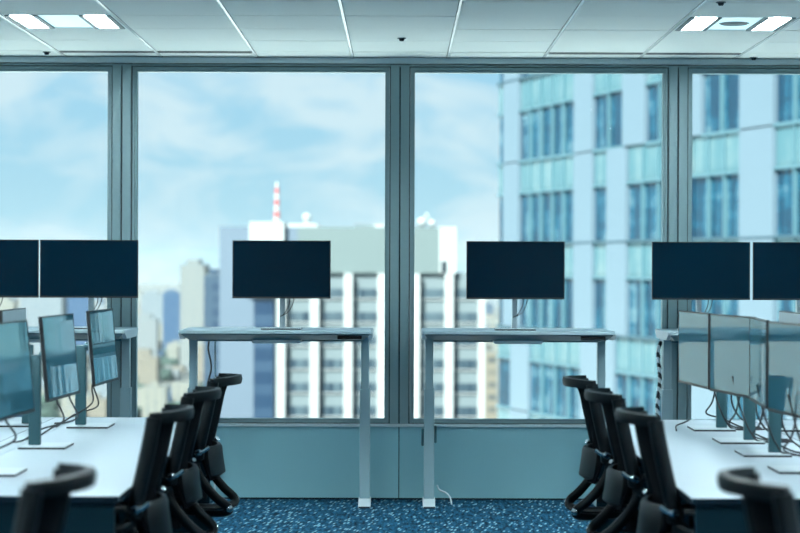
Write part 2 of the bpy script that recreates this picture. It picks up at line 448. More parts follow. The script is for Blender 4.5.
# cables and clips on the standing desks
cable([(.245, 13.06, .12), (.26, 13.06, .09), (.30, 13.04, .075), (.325, 13.02, .05), (.335, 12.98, .008)], .005, 'white power cable curling to the carpet beside the central right desk leg', M['cable_white'])
for (px, py, lb) in ((424.3, 437, 'small dark clip on the left side of the central right desk leg'), (437.4, 434, 'small dark clip on the right side of the central right desk leg')):
    d = 13.01; x = X(px, d); z = Z(py, d)
    side = -1 if px < 430 else 1
    o = MB().box(-.008, .008, -.03, .03, -.055, .055, bev=.006).build('cable_clip', M['grey_metal']); o.location = (.736 - .59 + .045 + side * .0405, d, z)
    tag(o, lb, 'cable clip')
cable([(1.685, 13.10, SZ - .062), (1.655, 13.10, .98), (1.665, 13.09, .80), (1.65, 13.09, .62), (1.665, 13.08, .40), (1.66, 13.06, .012)], .013,
      'braided black and white cable sleeve hanging from the far right standing desk', M['braid'])
cable([(-1.215, 13.15, SZ - .06), (-1.225, 13.15, .98), (-1.205, 13.15, .86), (-1.23, 13.15, .72), (-1.22, 13.14, .4), (-1.215, 13.12, .01)], .006,
      'dark wavy cable beside the left leg of the central left desk', group='cables beside the central left desk leg')
cable([(-1.18, 13.15, SZ - .06), (-1.18, 13.15, .9), (-1.175, 13.14, .5), (-1.18, 13.12, .01)], .006,
      'straight white cable beside the left leg of the central left desk', M['cable_white'], group='cables beside the central left desk leg')

# ------------------------------------------------------------------ bench desks
DZ = .72
def bench(xin, sgn, y0, y1, label, side):
    """xin: inner edge |x|; sgn -1 left +1 right; origin on the floor under the inner near corner"""
    t = empty('bench_desk', (sgn * xin, y0, 0)); L = y1 - y0
    def bx(mb, a, b, *r, **k):
        a, b = sorted((sgn * a, sgn * b)); return mb.box(a, b, *r, **k)
    for a, b in ((0, .70), (.835, 1.535)):
        o = bx(MB(), a, b, 0, L, DZ - .022, DZ, bev=.002).build('desktop', M['desk_white'], t)
        mb = MB()
        bx(mb, a + .001, b - .001, -.0035, .0, DZ - .0225, DZ - .0015); bx(mb, a - .003, a, 0, L, DZ - .022, DZ - .002)
        mb.build('edge_band', M['desk_edge'], t)
    bx(MB(), .706, .829, .004, L - .004, DZ - .012, DZ - .001).build('cable_duct_lid', M['desk_white'], t)
    bx(MB(), .69, .845, .01, L - .01, DZ - .13, DZ - .024).build('cable_duct', M['desk_panel'], t)
    for y in (0.03, L - .06):
        bx(MB(), .02, 1.515, y, y + .03, .0, DZ - .0225).build('end_panel', M['desk_panel'], t)
    for y in (L / 3, 2 * L / 3):
        mb = MB(); bx(mb, .10, .16, y - .03, y + .03, 0, DZ - .06); bx(mb, 1.38, 1.44, y - .03, y + .03, 0, DZ - .06); bx(mb, .10, 1.44, y - .03, y + .03, DZ - .06, DZ - .0225)
        mb.build('leg_frame', M['desk_panel'], t)
    bx(MB(), .06, .10, .07, L - .07, DZ - .075, DZ - .0225).build('side_rail', M['desk_panel'], t)
    tag(t, label, 'desk', 'long bench desks'); return t
bench(.962, -1, 7.04, 10.70, 'long white bench desk on the left with dark near edge', 'left')
bench(1.005, 1, 7.04, 10.66, 'long white bench desk on the right with dark near edge', 'right')
for xx_, y0_, y1_, lb_ in ((.962, 1.0, 5.85, 'unseen white bench desk added nearer than the picture shows'), (4.1, 1.0, 5.85, 'unseen white bench desk added by the side wall near the camera'),
                           (4.1, 7.04, 10.7, 'unseen white desk added beside the ones in view to bounce light')):
    for sg in (-1, 1):  # unseen desks, added so their white tops bounce light to the ceiling
        bench(xx_, sg, y0_, y1_, lb_ + (' on the left' if sg < 0 else ' on the right'), '')

R = math.radians
def side_monitor(x, y, rz, hd, yaw, tilt, label, group):
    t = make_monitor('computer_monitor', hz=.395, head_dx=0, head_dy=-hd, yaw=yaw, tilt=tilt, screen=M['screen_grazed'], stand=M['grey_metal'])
    t.location = (x, y, DZ); t.rotation_euler = (0, 0, rz); tag(t, label, 'monitor', group); return t
gL, gR = 'screens on the left bench desk', 'screens on the right bench desk'
side_monitor(-1.565, 10.08, R(90), .104, R(-2.5), R(5), 'angled pale reflecting screen on the left bench, nearest the window', gL)
side_monitor(-1.588, 8.94, R(90), .104, R(-3.2), R(5), 'angled pale reflecting screen on the left bench, middle of the three', gL)
side_monitor(-1.585, 7.79, R(90), .104, R(-3.0), R(5), 'angled reflecting screen cut by the left photo edge, nearest on the left bench', gL)
side_monitor(-1.84, 10.15, R(-90), .07, 0, R(0), 'silver backed screen facing away on the far side of the left bench', gL)
side_monitor(1.578, 10.03, R(-90), .13, R(5.5), 0, 'bright reflecting screen on the right bench, nearest the window', gR)
side_monitor(1.593, 9.32, R(-90), .076, R(9), 0, 'wide reflecting screen on the right bench, second from the window', gR)
side_monitor(1.593, 8.69, R(-90), .063, R(-3.4), 0, 'narrow looking reflecting screen on the right bench, third from the window', gR)
side_monitor(1.61, 7.99, R(-90), .075, R(6), 0, 'reflecting screen cut by the right photo edge, nearest on the right bench', gR)
side_monitor(1.85, 10.03, R(90), .07, 0, R(0), 'silver backed screen facing away on the far side of the right bench', gR)

def desk_cable(pts, label, g, r=.0042): return cable(pts, r, label, group=g)
gc = 'cables on the left bench desk'
def loop_cable(sgn, xc, yc, lb, g, amp=.10, seed=0):
    rnd = random.Random(seed)
    x0 = sgn * (xc - .06)
    desk_cable([(x0, yc + .03, DZ + .30), (x0 + sgn * .03, yc + .05 + amp * .3, DZ + .20), (x0 + sgn * .02, yc + .08 + amp, DZ + .10 + rnd.uniform(-.02, .02)), (sgn * (xc + .06), yc + amp * 1.4, DZ + .05),
                (sgn * (xc + .12), yc + amp * .8, DZ + .010), (sgn * (xc + .15), yc + amp * .2, DZ + .008)], lb, g)
loop_cable(-1, 1.56, 10.17, 'thin dark cable hanging from the left bench screen nearest the window', gc, .10, 1)
loop_cable(-1, 1.54, 10.08, 'second dark cable trailing from the left bench screen nearest the window', gc, -.16, 2)
loop_cable(-1, 1.56, 9.05, 'thin dark cable hanging from the middle left bench screen', gc, .16, 3)
loop_cable(-1, 1.53, 9.2, 'second dark cable hanging from the middle left bench screen', gc, .22, 4)
loop_cable(-1, 1.56, 7.85, 'dark cable hanging from the nearest left bench screen', gc, .2, 5)
gc = 'cables on the right bench desk'
for yc, nm, sd_ in ((10.03, 'the right bench screen nearest the window', 11), (9.32, 'the second right bench screen', 13), (8.69, 'the third right bench screen', 15), (7.99, 'the nearest right bench screen', 17)):
    for q in range(3):
        rnd = random.Random(sd_ * 5 + q)
        o1 = (.05, .13, -.09)[q]; h = (.14, .22, .18)[q]
        xs = 1.54 + (.03, .09, -.03)[q]
        sw = (-.06, .02, .05)[q]
        desk_cable([(xs, yc + o1 * .4, DZ + .30), (xs + sw * .5, yc + o1 * .7, DZ + h), (xs + sw, yc + o1, DZ + h * .55), (xs + .05 + sw * .5, yc + o1, DZ + .05), (xs + .12, yc + o1 * .8, DZ + .008), (1.78, yc + o1 * .6, DZ + .006)],
                   '%s black cable below %s' % (('inner', 'middle', 'outer')[q], nm), gc)
cable([(1.34, 9.9, DZ + .005), (1.38, 10.2, DZ + .005), (1.45, 10.42, DZ + .005), (1.5, 10.6, DZ + .005)], .004, 'black cable lying flat behind the farthest screen base on the right bench')

# ------------------------------------------------------------------ chairs
def make_chair():
    """sitter faces -x; origin on the floor at the centre of the base; u = x - .30 is measured from the back's side frames"""
    t = empty('office_chair'); U = .30
    def p(u, v, z): return (u + U, v, z)
    # mesh back
    zs = [.50, .56, .62, .68, .74, .80, .86, .92, .955]
    def ub(z):
        if z > .645: return -.10 + (z - .645) / (.955 - .645) * .082
        return -.10 + (.645 - z) / .145 * .05
    def bulge(z): return .022 + max(0, (z - .80) / .155) ** 2 * .012
    vs = [-.235 + .47 * k / 12 for k in range(13)]
    bm = MB()
    front = [[p(ub(z) + bulge(z) * (1 - (v / .235) ** 2) - .004, v, z) for v in vs] for z in zs]
    back = [[p(ub(z) + bulge(z) * (1 - (v / .235) ** 2) + .004, v, z) for v in vs] for z in zs]
    rings = [f + list(reversed(b)) for f, b in zip(front, back)]
    bm.loft(rings).build('backrest', M['black_fabric'], t, smooth=True)
    # side frames, one on each side
    for s in (-1, 1):
        pts = smooth_path([p(-.035, s * .24, .965), p(-.045, s * .243, .90), p(-.07, s * .245, .78), p(-.098, s * .245, .655), p(-.105, s * .243, .60)], 5)
        MB().tube(pts, [.024] * (len(pts) - 1) + [.018], 12, flat=1.15).build('side_frame', M['frame_plastic'], t, smooth=True)
    # top rail: a broad curved band reaching behind the mesh
    prof = [(-.011, -.019), (.009, -.021), (.014, 0), (.010, .019), (-.009, .021), (-.014, 0)]
    rings = []
    for k in range(17):
        v = -.25 + .5 * k / 16; q = abs(v / .25)
        u = -.045 + .115 * (1 - q ** 2.3); z = .962 + .006 * (1 - q * q)
        du = -.115 * 2.3 * q ** 1.3 / .25 * (1 if v > 0 else -1)
        nx = Vector((1, -du, 0)).normalized()
        rings.append([Vector(p(u, v, z)) + nx * a + Vector((0, 0, b)) for a, b in prof])
    MB().loft(rings).build('top_rail', M['frame_plastic'], t, smooth=True)
    # lower back shell
    rings = []
    for z, u0, hw in ((.485, -.045, .15), (.52, .004, .19), (.56, -.002, .205), (.60, -.008, .21), (.64, -.012, .20), (.655, -.02, .19)):
        rr = []
        for k in range(11):
            v = -hw + 2 * hw * k / 10; rr.append(p(u0 - .05 * (v / hw) ** 2, v, z))
        for k in range(10, -1, -1):
            v = -hw + 2 * hw * k / 10; rr.append(p(u0 - .016 - .05 * (v / hw) ** 2, v, z))
        rings.append(rr)
    MB().loft(rings).build('lower_back_shell', M['frame_plastic'], t, smooth=True)
    for s in (-1, 1):
        v = s * .235
        MB().tube(smooth_path([p(-.112, v * 1.10, .630), p(-.095, v * 1.13, .638), p(-.075, v * 1.12, .645), p(-.055, v * 1.05, .660)], 4), [.017] * 6 + [.010] * 7, 10).build('joint', M['chrome'], t, smooth=True)
        pts = smooth_path([p(-.115, v, .63), p(-.115, v, .56), p(-.075, v * .97, .485), p(-.02, v * .92, .42), p(.03, v * .85, .375), p(.025, v * .75, .345), p(-.06, v * .55, .335), p(-.20, v * .3, .34)], 5)
        MB().tube(pts, .017, 10, flat=1.3).build('support_arm', M['frame_plastic'], t, smooth=True)
        MB().ball(p(.041, v * .86, .366), .018).build('arm_tip', M['chrome'], t, smooth=True)
        # armrest
        w = s * .285
        mb = MB()
        mb.tube(smooth_path([p(-.11, v, .60), p(-.16, w, .57), p(-.24, w, .60), p(-.26, w, .635)], 4), .016, 10, flat=1.3)
        mb.build('armrest_support', M['frame_plastic'], t, smooth=True)
        rings = []
        for k in range(9):
            u = -.13 - .25 * k / 8; ww = .038 * (1 - abs(k / 4 - 1) ** 4) + .012
            rings.append([p(u, w - ww, .645), p(u, w - ww * .8, .657), p(u, w + ww * .8, .657), p(u, w + ww, .645), p(u, w + ww * .7, .634), p(u, w - ww * .7, .634)])
        MB().loft(rings).build('armrest', M['black_plastic'], t, smooth=True)
    # seat
    rings = []
    for k in range(13):
        a = k / 12; u = -.085 - .49 * a
        hw = .245 * (1 - abs(2 * a - 1) ** 5) + .06 * abs(2 * a - 1) ** 5 - .0
        zt = .455 + .012 * math.sin(a * PI) - (.03 * max(0, (a - .8) / .2) ** 2)
        n_ = 14
        rings.append([p(u, hw * math.copysign(abs(math.cos(q)) ** .35, math.cos(q)), zt - .032 + .032 * math.copysign(abs(math.sin(q)) ** .6, math.sin(q))) for q in [2 * PI * (j + .5) / n_ for j in range(n_)]])
    MB().loft(rings).build('seat', M['black_fabric'], t, smooth=True)
    MB().box(U - .46, U - .16, -.16, .16, .36, .395, bev=.012).build('seat_pan', M['black_plastic'], t, smooth=True)
    mb = MB(); mb.box(U - .40, U - .20, -.07, .07, .315, .365, bev=.015); mb.tube([p(-.26, -.26, .345), p(-.26, .26, .345)], .007, 8)
    mb.build('mechanism', M['frame_plastic'], t, smooth=True)
    mb = MB(); mb.cyl((0, 0), .03, .10, .22); mb.cyl((0, 0), .016, .22, .32); mb.build('gas_column', M['black_plastic'], t, smooth=True)
    for k in range(5):
        a = 2 * PI * k / 5 + .3; c, s_ = math.cos(a), math.sin(a)
        MB().tube([(0, 0, .125), (c * .16, s_ * .16, .105), (c * .30, s_ * .30, .075)], [.028, .022, .015], 10, flat=.8).build('base_leg', M['frame_plastic'], t, smooth=True)
        cw = MB()
        for q in (-.014, .014):
            ax = Vector((-s_, c, 0)); ctr = Vector((c * .30, s_ * .30, .028))
            cw.tube([ctr + ax * (q - .009), ctr + ax * (q + .009)], .028, 16)
        cw.tube([(c * .30, s_ * .30, .03), (c * .30, s_ * .30, .08)], .007, 8)
        cw.build('caster', M['black_plastic'], t, smooth=True)
    return t
ch = make_chair()
CH = ((-.84, 9.88, 0, 'black mesh office chair on the left, farthest from the camera and nearest the window'),
      (-.845, 8.77, 0, 'black mesh office chair, middle one of the left row'),
      (-.845, 7.60, 0, 'black mesh office chair at the near end of the left bench desk'),
      (-.86, 5.24, 0, 'blurred black office chair in the lower left foreground'),
      (.865, 9.80, PI, 'black mesh office chair on the right, farthest from the camera and nearest the window'),
      (.875, 8.75, PI, 'black mesh office chair, middle one of the right row'),
      (.88, 7.55, PI, 'black mesh office chair at the near end of the right bench desk'),
      (.895, 5.20, PI, 'blurred black office chair in the lower right foreground'))
for i, (x, y, rz, lb) in enumerate(CH):
    t = ch if i == 0 else copy_tree(ch)
    t.location = (x + (-.30 if x < 0 else .30), y, 0); t.rotation_euler = (0, 0, rz)
    tag(t, lb, 'office chair', 'office chairs beside the bench desks')

# ------------------------------------------------------------------ outside
GZ = -130.0
def facade_mat(name, wall_c, win_c, sx, sz, wx=.55, wz=.5, rough=.6, vary=.5):
    """walls with a regular grid of small windows (surface pattern of a far building)"""
    m = mat(name, wall_c, rough); nt = m.node_tree; b = nt.nodes['Principled BSDF']
    tc = nt.nodes.new('ShaderNodeTexCoord'); sp = nt.nodes.new('ShaderNodeSeparateXYZ'); nt.links.new(tc.outputs['Object'], sp.inputs[0])
    def mth(op, a, bb):
        q = nt.nodes.new('ShaderNodeMath'); q.operation = op
        for i, v in enumerate((a, bb)):
            if v is None: continue
            if isinstance(v, (int, float)): q.inputs[i].default_value = v
            else: nt.links.new(v, q.inputs[i])
        return q.outputs[0]
    xy = mth('ADD', sp.outputs[0], sp.outputs[1])
    fx = mth('FRACT', mth('DIVIDE', xy, sx), None); fz = mth('FRACT', mth('DIVIDE', sp.outputs[2], sz), None)
    k = mth('MULTIPLY', mth('LESS_THAN', fx, wx), mth('LESS_THAN', fz, wz))
    wn = nt.nodes.new('ShaderNodeTexWhiteNoise'); wn.noise_dimensions = '2D'
    cb = nt.nodes.new('ShaderNodeCombineXYZ'); nt.links.new(mth('FLOOR', mth('DIVIDE', xy, sx), None), cb.inputs[0]); nt.links.new(mth('FLOOR', mth('DIVIDE', sp.outputs[2], sz), None), cb.inputs[1])
    nt.links.new(cb.outputs[0], wn.inputs['Vector'])
    kk = mth('MULTIPLY', k, mth('ADD', mth('MULTIPLY', wn.outputs['Value'], vary), 1 - vary))
    mx = nt.nodes.new('ShaderNodeMix'); mx.data_type = 'RGBA'; mx.inputs['A'].default_value = wall_c; mx.inputs['B'].default_value = win_c
    nt.links.new(kk, mx.inputs['Factor']); nt.links.new(mx.outputs['Result'], b.inputs['Base Color'])
    return m
def curtain_mat(name, c0, c1, c2, scale_u, scale_z, rough=.15, spec=.7):
    """tinted office glass with curtains and room edges behind it, stripes along the facade"""
    m = mat(name, c0, rough, spec=spec); nt = m.node_tree; b = nt.nodes['Principled BSDF']
    tc = nt.nodes.new('ShaderNodeTexCoord')
    def noise(sc, off):
        mp = nt.nodes.new('ShaderNodeMapping'); mp.inputs['Scale'].default_value = sc; mp.inputs['Location'].default_value = off
        n = nt.nodes.new('ShaderNodeTexNoise'); n.inputs['Scale'].default_value = 1; n.inputs['Detail'].default_value = 2
        nt.links.new(tc.outputs['Object'], mp.inputs['Vector']); nt.links.new(mp.outputs['Vector'], n.inputs['Vector']); return n.outputs['Fac']
    a = noise((scale_u, scale_u, .12), (0, 0, 0)); c = noise((.12, .12, scale_z), (5, 2, 1)); d = noise((1.1, 1.1, 1.3), (9, 2, 7))
    r = nt.nodes.new('ShaderNodeValToRGB'); e = r.color_ramp.elements
    e[0].position = .47; e[0].color = c0; e[1].position = .66; e[1].color = c2; x = e.new(.55); x.color = c1
    s1 = nt.nodes.new('ShaderNodeMath'); s1.operation = 'MULTIPLY'; s1.inputs[1].default_value = .55; nt.links.new(a, s1.inputs[0])
    s2 = nt.nodes.new('ShaderNodeMath'); s2.operation = 'MULTIPLY_ADD'; s2.inputs[1].default_value = .25; nt.links.new(c, s2.inputs[0]); nt.links.new(s1.outputs[0], s2.inputs[2])
    s3 = nt.nodes.new('ShaderNodeMath'); s3.operation = 'MULTIPLY_ADD'; s3.inputs[1].default_value = .22; nt.links.new(d, s3.inputs[0]); nt.links.new(s2.outputs[0], s3.inputs[2])
    nt.links.new(s3.outputs[0], r.inputs['Fac']); nt.links.new(r.outputs['Color'], b.inputs['Base Color'])
    return m
M['t_glass'] = curtain_mat('tower_window_glass', rgx(8, 92, 128), rgx(44, 142, 178), rgx(186, 228, 238), 1.6, 1.5)
M['t_spandrel'] = curtain_mat('tower_spandrel_glass', rgx(140, 200, 212), rgx(168, 216, 224), rgx(205, 236, 238), 1.2, .5, rough=.25)
M['t_pier'] = mat('tower_pier_panel', rgx(186, 214, 232), .4, noise=.03, nscale=.4)
M['t_joint'] = mat('tower_joint', rgx(96, 140, 160), .6)
M['t_body'] = mat('tower_body', rgx(30, 84, 112), .4, noise=.1, nscale=.3)
M['t_mull'] = mat('tower_mullion', rgx(150, 205, 220), .4)

# right hand tower: a long facade running away to the left
def ty(px): return 72365.0 / (px - 399.5 + 600.0)
def tx(y): return 35.3 - .29268 * y
tower = empty('glass_office_tower', (tx(85), 85, GZ))
fd = Vector((-.29268, 1, 0)).normalized()        # along the facade, away
fn = Vector((-fd.y, fd.x, 0))                    # out of the facade, towards the left
ang = math.atan2(fd.y, fd.x)
tower.rotation_euler = (0, 0, ang)
def su(px): y = ty(px); return (Vector((tx(y), y, 0)) - Vector((tx(85), 85, 0))).dot(fd)
# local frame: +x along fd, +y = fn (outwards), z up from the ground
def tb(name, m, px0, px1, z0, z1, o0, o1, bev=0):
    a, b = sorted((su(px0), su(px1))); return MB().box(a, b, o0, o1, z0 + EYE - GZ, z1 + EYE - GZ, bev=bev).build(name, m, tower)
s_far, s_near = su(497.5), su(1010)
MB().box(s_near, s_far, -30, -.35, 0, 175).build('body', M['t_body'], tower)
def fz(k): return 1.12 + 4.05 * k
KS = range(-4, 5)
# stagger line: pier positions differ between floors
def bays(k):
    if k >= 1: return [(498.5, 505.5), (520.5, 576), (594.5, 624.5), (647, 689), (703.5, 742), (776, 838), (870, 960)], [(505.5, 520.5), (576, 594.5), (624.5, 647), (689, 703.5), (742, 776), (838, 870)]
    if k >= -1: return [(498.5, 505.5), (520.5, 576), (594.5, 609), (628.5, 692), (694, 742), (776, 838), (870, 960)], [(505.5, 520.5), (576, 594.5), (609, 628.5), (742, 776), (838, 870)]
    return [(498.5, 513), (531, 583), (617, 672), (674, 690), (722, 790), (830, 900)], [(513, 531), (583, 617), (690, 722), (790, 830), (900, 960)]
for k in KS:
    zb = fz(k); B, Pr = bays(k)
    kk = k - 1
    for (a, b) in B:
        w = tb('window', M['t_glass'], a, b, zb, zb + 2.50, -.34, -.05)
        aa, bb = sorted((su(a), su(b))); L = bb - aa; nm = max(1, round(L / 1.55))
        mb = MB()
        for q in range(1, nm):
            s = aa + L * q / nm; mb.box(s - .05, s + .05, -.05, .10, zb + EYE - GZ, zb + 2.5 + EYE - GZ)
        mb.box(aa, bb, -.05, .12, zb + EYE - GZ - .06, zb + EYE - GZ + .06); mb.box(aa, bb, -.05, .12, zb + 2.44 + EYE - GZ, zb + 2.55 + EYE - GZ)
        mb.build('mullion', M['t_mull'], w)
        sp = tb('spandrel_panel', M['t_spandrel'], a, b, zb + 2.5, zb + 4.05, -.34, .0)
        mb = MB()
        for q in range(1, nm):
            s = aa + L * q / nm; mb.box(s - .035, s + .035, 0, .08, zb + 2.55 + EYE - GZ, zb + 3.99 + EYE - GZ)
        if nm > 1: mb.build('mullion', M['t_mull'], sp)
        else: mb.bm.free()
    for (a, b) in Pr:
        tb('pier', M['t_pier'], a, b, zb + .03, zb + 4.02, -.34, .14)
    if k in (-1, 2, 0, 4, -3):
        a, b = su(960), su(499.5); MB().box(min(a, b), max(a, b), -.34, .17, zb - .035 + EYE - GZ, zb + .035 + EYE - GZ).build('floor_joint', M['t_joint'], tower)
tag(tower, 'tall blue glass office tower with pale piers filling the right windows', 'building')

# central building with white columns
M['c_wall'] = mat('office_block_plain_wall', rgx(178, 200, 222), .7, noise=.03, nscale=.05)
M['c_white'] = mat('office_block_white', rgb(168, 170, 168), .7, noise=.02, nscale=.1)
M['c_green'] = mat('office_block_pale_green', rgx(186, 206, 204), .7, noise=.03, nscale=.1)
M['c_span'] = mat('office_block_spandrel', rgx(196, 214, 218), .7, noise=.05, nscale=.2)
M['c_win'] = facade_mat('office_block_panes', rgx(150, 176, 188), rgx(34, 76, 104), 1.05, 40, .8, 1.1, .3, .9)
M['c_dark'] = facade_mat('office_block_blue_glass', rgx(96, 132, 168), rgx(52, 96, 140), 30, 3.86, 1.1, .55, .3, .4)
YC = 340.0
blk = empty('office_block', (X(351, YC), YC, GZ))
bx0 = X(351, YC)
def cb(name, m, p0, p1, y0, y1, d0=0.0, d1=26.0, par=None):
    z1 = Z(y0, YC) - GZ; z0 = 0 if y1 is None else Z(y1, YC) - GZ
    return MB().box(X(p0, YC) - bx0, X(p1, YC) - bx0, d0, d1, z0, z1).build(name, m, par or blk)
cb('plain_wall', M['c_wall'], 219.5, 254, 227, None, 0, 24)
cb('core_block', M['c_span'], 254, 473, 272.5, None, .8, 24)
cb('wing', M['c_span'], 473, 484.5, 280, None, .8, 24)
cb('roof_storey', M['c_green'], 297.5, 440, 227.3, 273, 0, 24)
cb('roof_storey', M['c_wall'], 284, 297.5, 227.5, 273, .5, 24)
cb('white_tower', M['c_white'], 249.5, 284, 222.5, 297, -.8, 20)
t = cb('white_tower', M['c_white'], 439.5, 456, 227, 273, -.5, 20)
cb('vent_opening', M['gap'], 441.3, 446.5, 261, 272, -.7, -.45, par=t)
cb('blue_glass_strip', M['c_dark'], 254, 274, 297, None, .1, 5)
cb('rooftop_box', M['c_span'], 354, 374, 224.3, 227.3, 2, 14)
cb('rooftop_box', M['c_white'], 374, 384, 224, 227.3, 2, 14)
cb('rooftop_box', M['c_white'], 286, 317, 223.5, 227.5, 4, 12)
cols = [277 + 33.55 * k for k in range(7)]
for i, c in enumerate(cols):
    cb('column', M['c_white'], c, c + (8.5 if i < 6 else 6.5), 273.5 if i < 6 else 280, None, -.9, .8)
for r_ in range(7):
    yc = 293.5 + 23.6 * r_
    for i in range(6):
        if r_ == 0 and i == 0: pass
        a, b = cols[i] + 8.5, cols[i + 1]
        w = cb('window', M['c_win'], a + .6, b - .6, yc - 4.6, yc + 4.6, .55, .9)
        cb('window_sill', M['c_white'], a + .2, b - .2, yc + 5.0, yc + 6.0, .45, .85, par=w)
# thin attic windows
d = 3.0
mast_z = Z(224, YC) - GZ
mb = MB(); mb.cyl((X(304.5, YC) - bx0, 8), .5, mast_z, mast_z + .6, 12); mb.ball((X(304.5, YC) - bx0, 8, mast_z + 1.25), .72); mb.build('radome', M['c_white'], blk, smooth=True)
M['red'] = mat('mast_red', rgb(176, 82, 80), .6)
mx_ = X(273.5, YC) - bx0; z0 = Z(222.5, YC) - GZ; z1 = Z(180, YC) - GZ
m1 = MB(); m2 = MB()
for q in range(7):
    a, b = z0 + (z1 - z0) * q / 7, z0 + (z1 - z0) * (q + 1) / 7
    r0 = .55 - .3 * q / 7
    (m2 if q % 2 == 0 else m1).cyl((mx_, 9), r0, a, b, 10, r0 - .03)
mm = m2.build('antenna_mast', M['c_white'], blk); m1.build('red_band', M['red'], mm)
m1 = MB(); xx = X(427, YC) - bx0; zz = Z(227.3, YC) - GZ
m1.tube([(xx - 1, 6, zz), (xx, 6, zz + 2.6)], .14, 6); m1.tube([(xx + 1, 6, zz), (xx, 6, zz + 2.6)], .14, 6); m1.ball((xx - .8, 6, zz + 1.0), .8); m1.ball((xx + .9, 6, zz + .8), .6)
m1.build('dish_antenna', M['c_white'], blk, smooth=True)
tag(blk, 'white columned office block with pale green top and red and white mast', 'building')

# other named blocks in the haze
def far_block(px0, px1, ytop, Y, m, label, depth=None, name='distant_building', stripes=None, top=None, group=None):
    w = X(px1, Y) - X(px0, Y); h = Z(ytop, Y) - GZ; dp = depth or w * .8
    t = MB().box(-w / 2, w / 2, 0, dp, 0, h).build(name, m)
    t.location = ((X(px0, Y) + X(px1, Y)) / 2, Y, GZ)
    if top:
        MB().box(-w * .3, w * .25, dp * .2, dp * .8, h, h + top).build('rooftop_plant', m, t)
        if group is None: MB().box(-w * .48, w * .48, .02 * dp, .96 * dp, h - top * .12, h + top * .15).build('parapet', M['c_span'], t)
    tag(t, label, 'building', group); return t
fm = {}
fm['cream'] = facade_mat('far_cream_facade', rgx(232, 228, 210), rgx(150, 172, 182), 6.5, 4.2, .35, .6, .8, .6)
fm['cream_v'] = facade_mat('far_cream_striped_facade', rgx(236, 234, 222), rgx(164, 186, 196), 3.2, 90, .4, 1.1, .8, .2)
fm['blue'] = facade_mat('far_blue_facade', rgx(104, 150, 196), rgx(66, 116, 176), 8, 4.0, .7, .55, .4, .5)
fm['slate'] = facade_mat('far_slate_facade', rgx(112, 142, 170), rgx(76, 110, 148), 5, 4.0, .6, .55, .4, .5)
fm['pale'] = facade_mat('far_pale_facade', rgx(214, 226, 232), rgx(140, 172, 194), 5.5, 3.9, .5, .5, .8, .6)
fm['white'] = facade_mat('far_white_facade', rgx(216, 222, 222), rgx(172, 190, 202), 5, 3.6, .45, .45, .8, .6)
fm['sand'] = facade_mat('far_sand_facade', rgx(222, 208, 184), rgx(140, 146, 146), 4.5, 3.4, .5, .45, .8, .7)
fm['green'] = mat('far_tree_green', rgx(104, 134, 118), .9, noise=.3, nscale=.05)
far_block(180, 204, 266, 2700, fm['cream_v'], 'tall cream tower with vertical stripes left of the white columned block', top=8, depth=80)
far_block(204, 221, 276, 640, fm['slate'], 'slate blue glass slab between the cream tower and the columned block', top=2, depth=30)
far_block(163, 180, 293, 3000, fm['blue'], 'saturated blue building left of the cream tower', top=4)
far_block(141, 163, 295, 3300, fm['pale'], 'pale blue flat topped building left of the saturated blue one', top=5)
far_block(133, 157, 320, 2400, fm['white'], 'white stepped building below the blue ones in the second window', top=6)
far_block(20, 62, 297, 2600, fm['pale'], 'pale building with horizontal rows seen in the left window', top=4)
far_block(66, 90, 291, 3000, fm['blue'], 'blue distant tower at the right of the left window', top=5)
far_block(-8, 14, 302, 2500, fm['cream'], 'cream building at the left photo edge below the screen', top=5)
far_block(487, 499, 330, 2600, fm['cream'], 'narrow cream building in the gap beside the glass tower', top=3)
far_block(480, 497, 352, 560, fm['sand'], 'low sand coloured building in the gap beside the glass tower', top=2)
keys = ['cream', 'pale', 'white', 'sand', 'blue', 'slate', 'cream', 'sand', 'pale']
words = {'blue': 'small saturated blue building among the hazy low city blocks', 'cream': 'small cream building among the hazy low city blocks', 'pale': 'small pale grey building among the hazy low city blocks', 'white': 'small white building among the hazy low city blocks',
         'sand': 'small sand coloured building among the hazy low city blocks', 'slate': 'small slate blue building among the hazy low city blocks'}
rnd = random.Random(21)
Yd = 1560.0
while Yd < 8200:
    for rng in ((-6, 110), (132, 222), (480, 499)):
        px = rng[0] + rnd.uniform(0, 12)
        while px < rng[1]:
            wpx = rnd.uniform(12, 27) * 2050 / Yd * (1.0 + (Yd - 1500) / 9000)
            k = rnd.choice(keys); hh = rnd.choice([7, 10, 14, 18, 24, 34]) * rnd.uniform(.8, 1.2)
            Yj = Yd * rnd.uniform(.985, 1.015)
            w = wpx * Yj / F
            if rng[0] < 300 or px + wpx < 502:
                t = MB().box(-w / 2, w / 2, 0, rnd.uniform(14, 34), 0, hh)
                if rnd.random() < .6: t.box(-w * .2, w * .15, 4, 12, hh, hh + 4)
                t = t.build('distant_building', fm[k]); t.location = ((px + wpx / 2 - 399.5) * Yj / F, Yj, GZ)
                tag(t, words[k], 'building', k + ' buildings in the distant city')
            px += wpx * rnd.uniform(1.05, 1.7)
    Yd *= 1.085
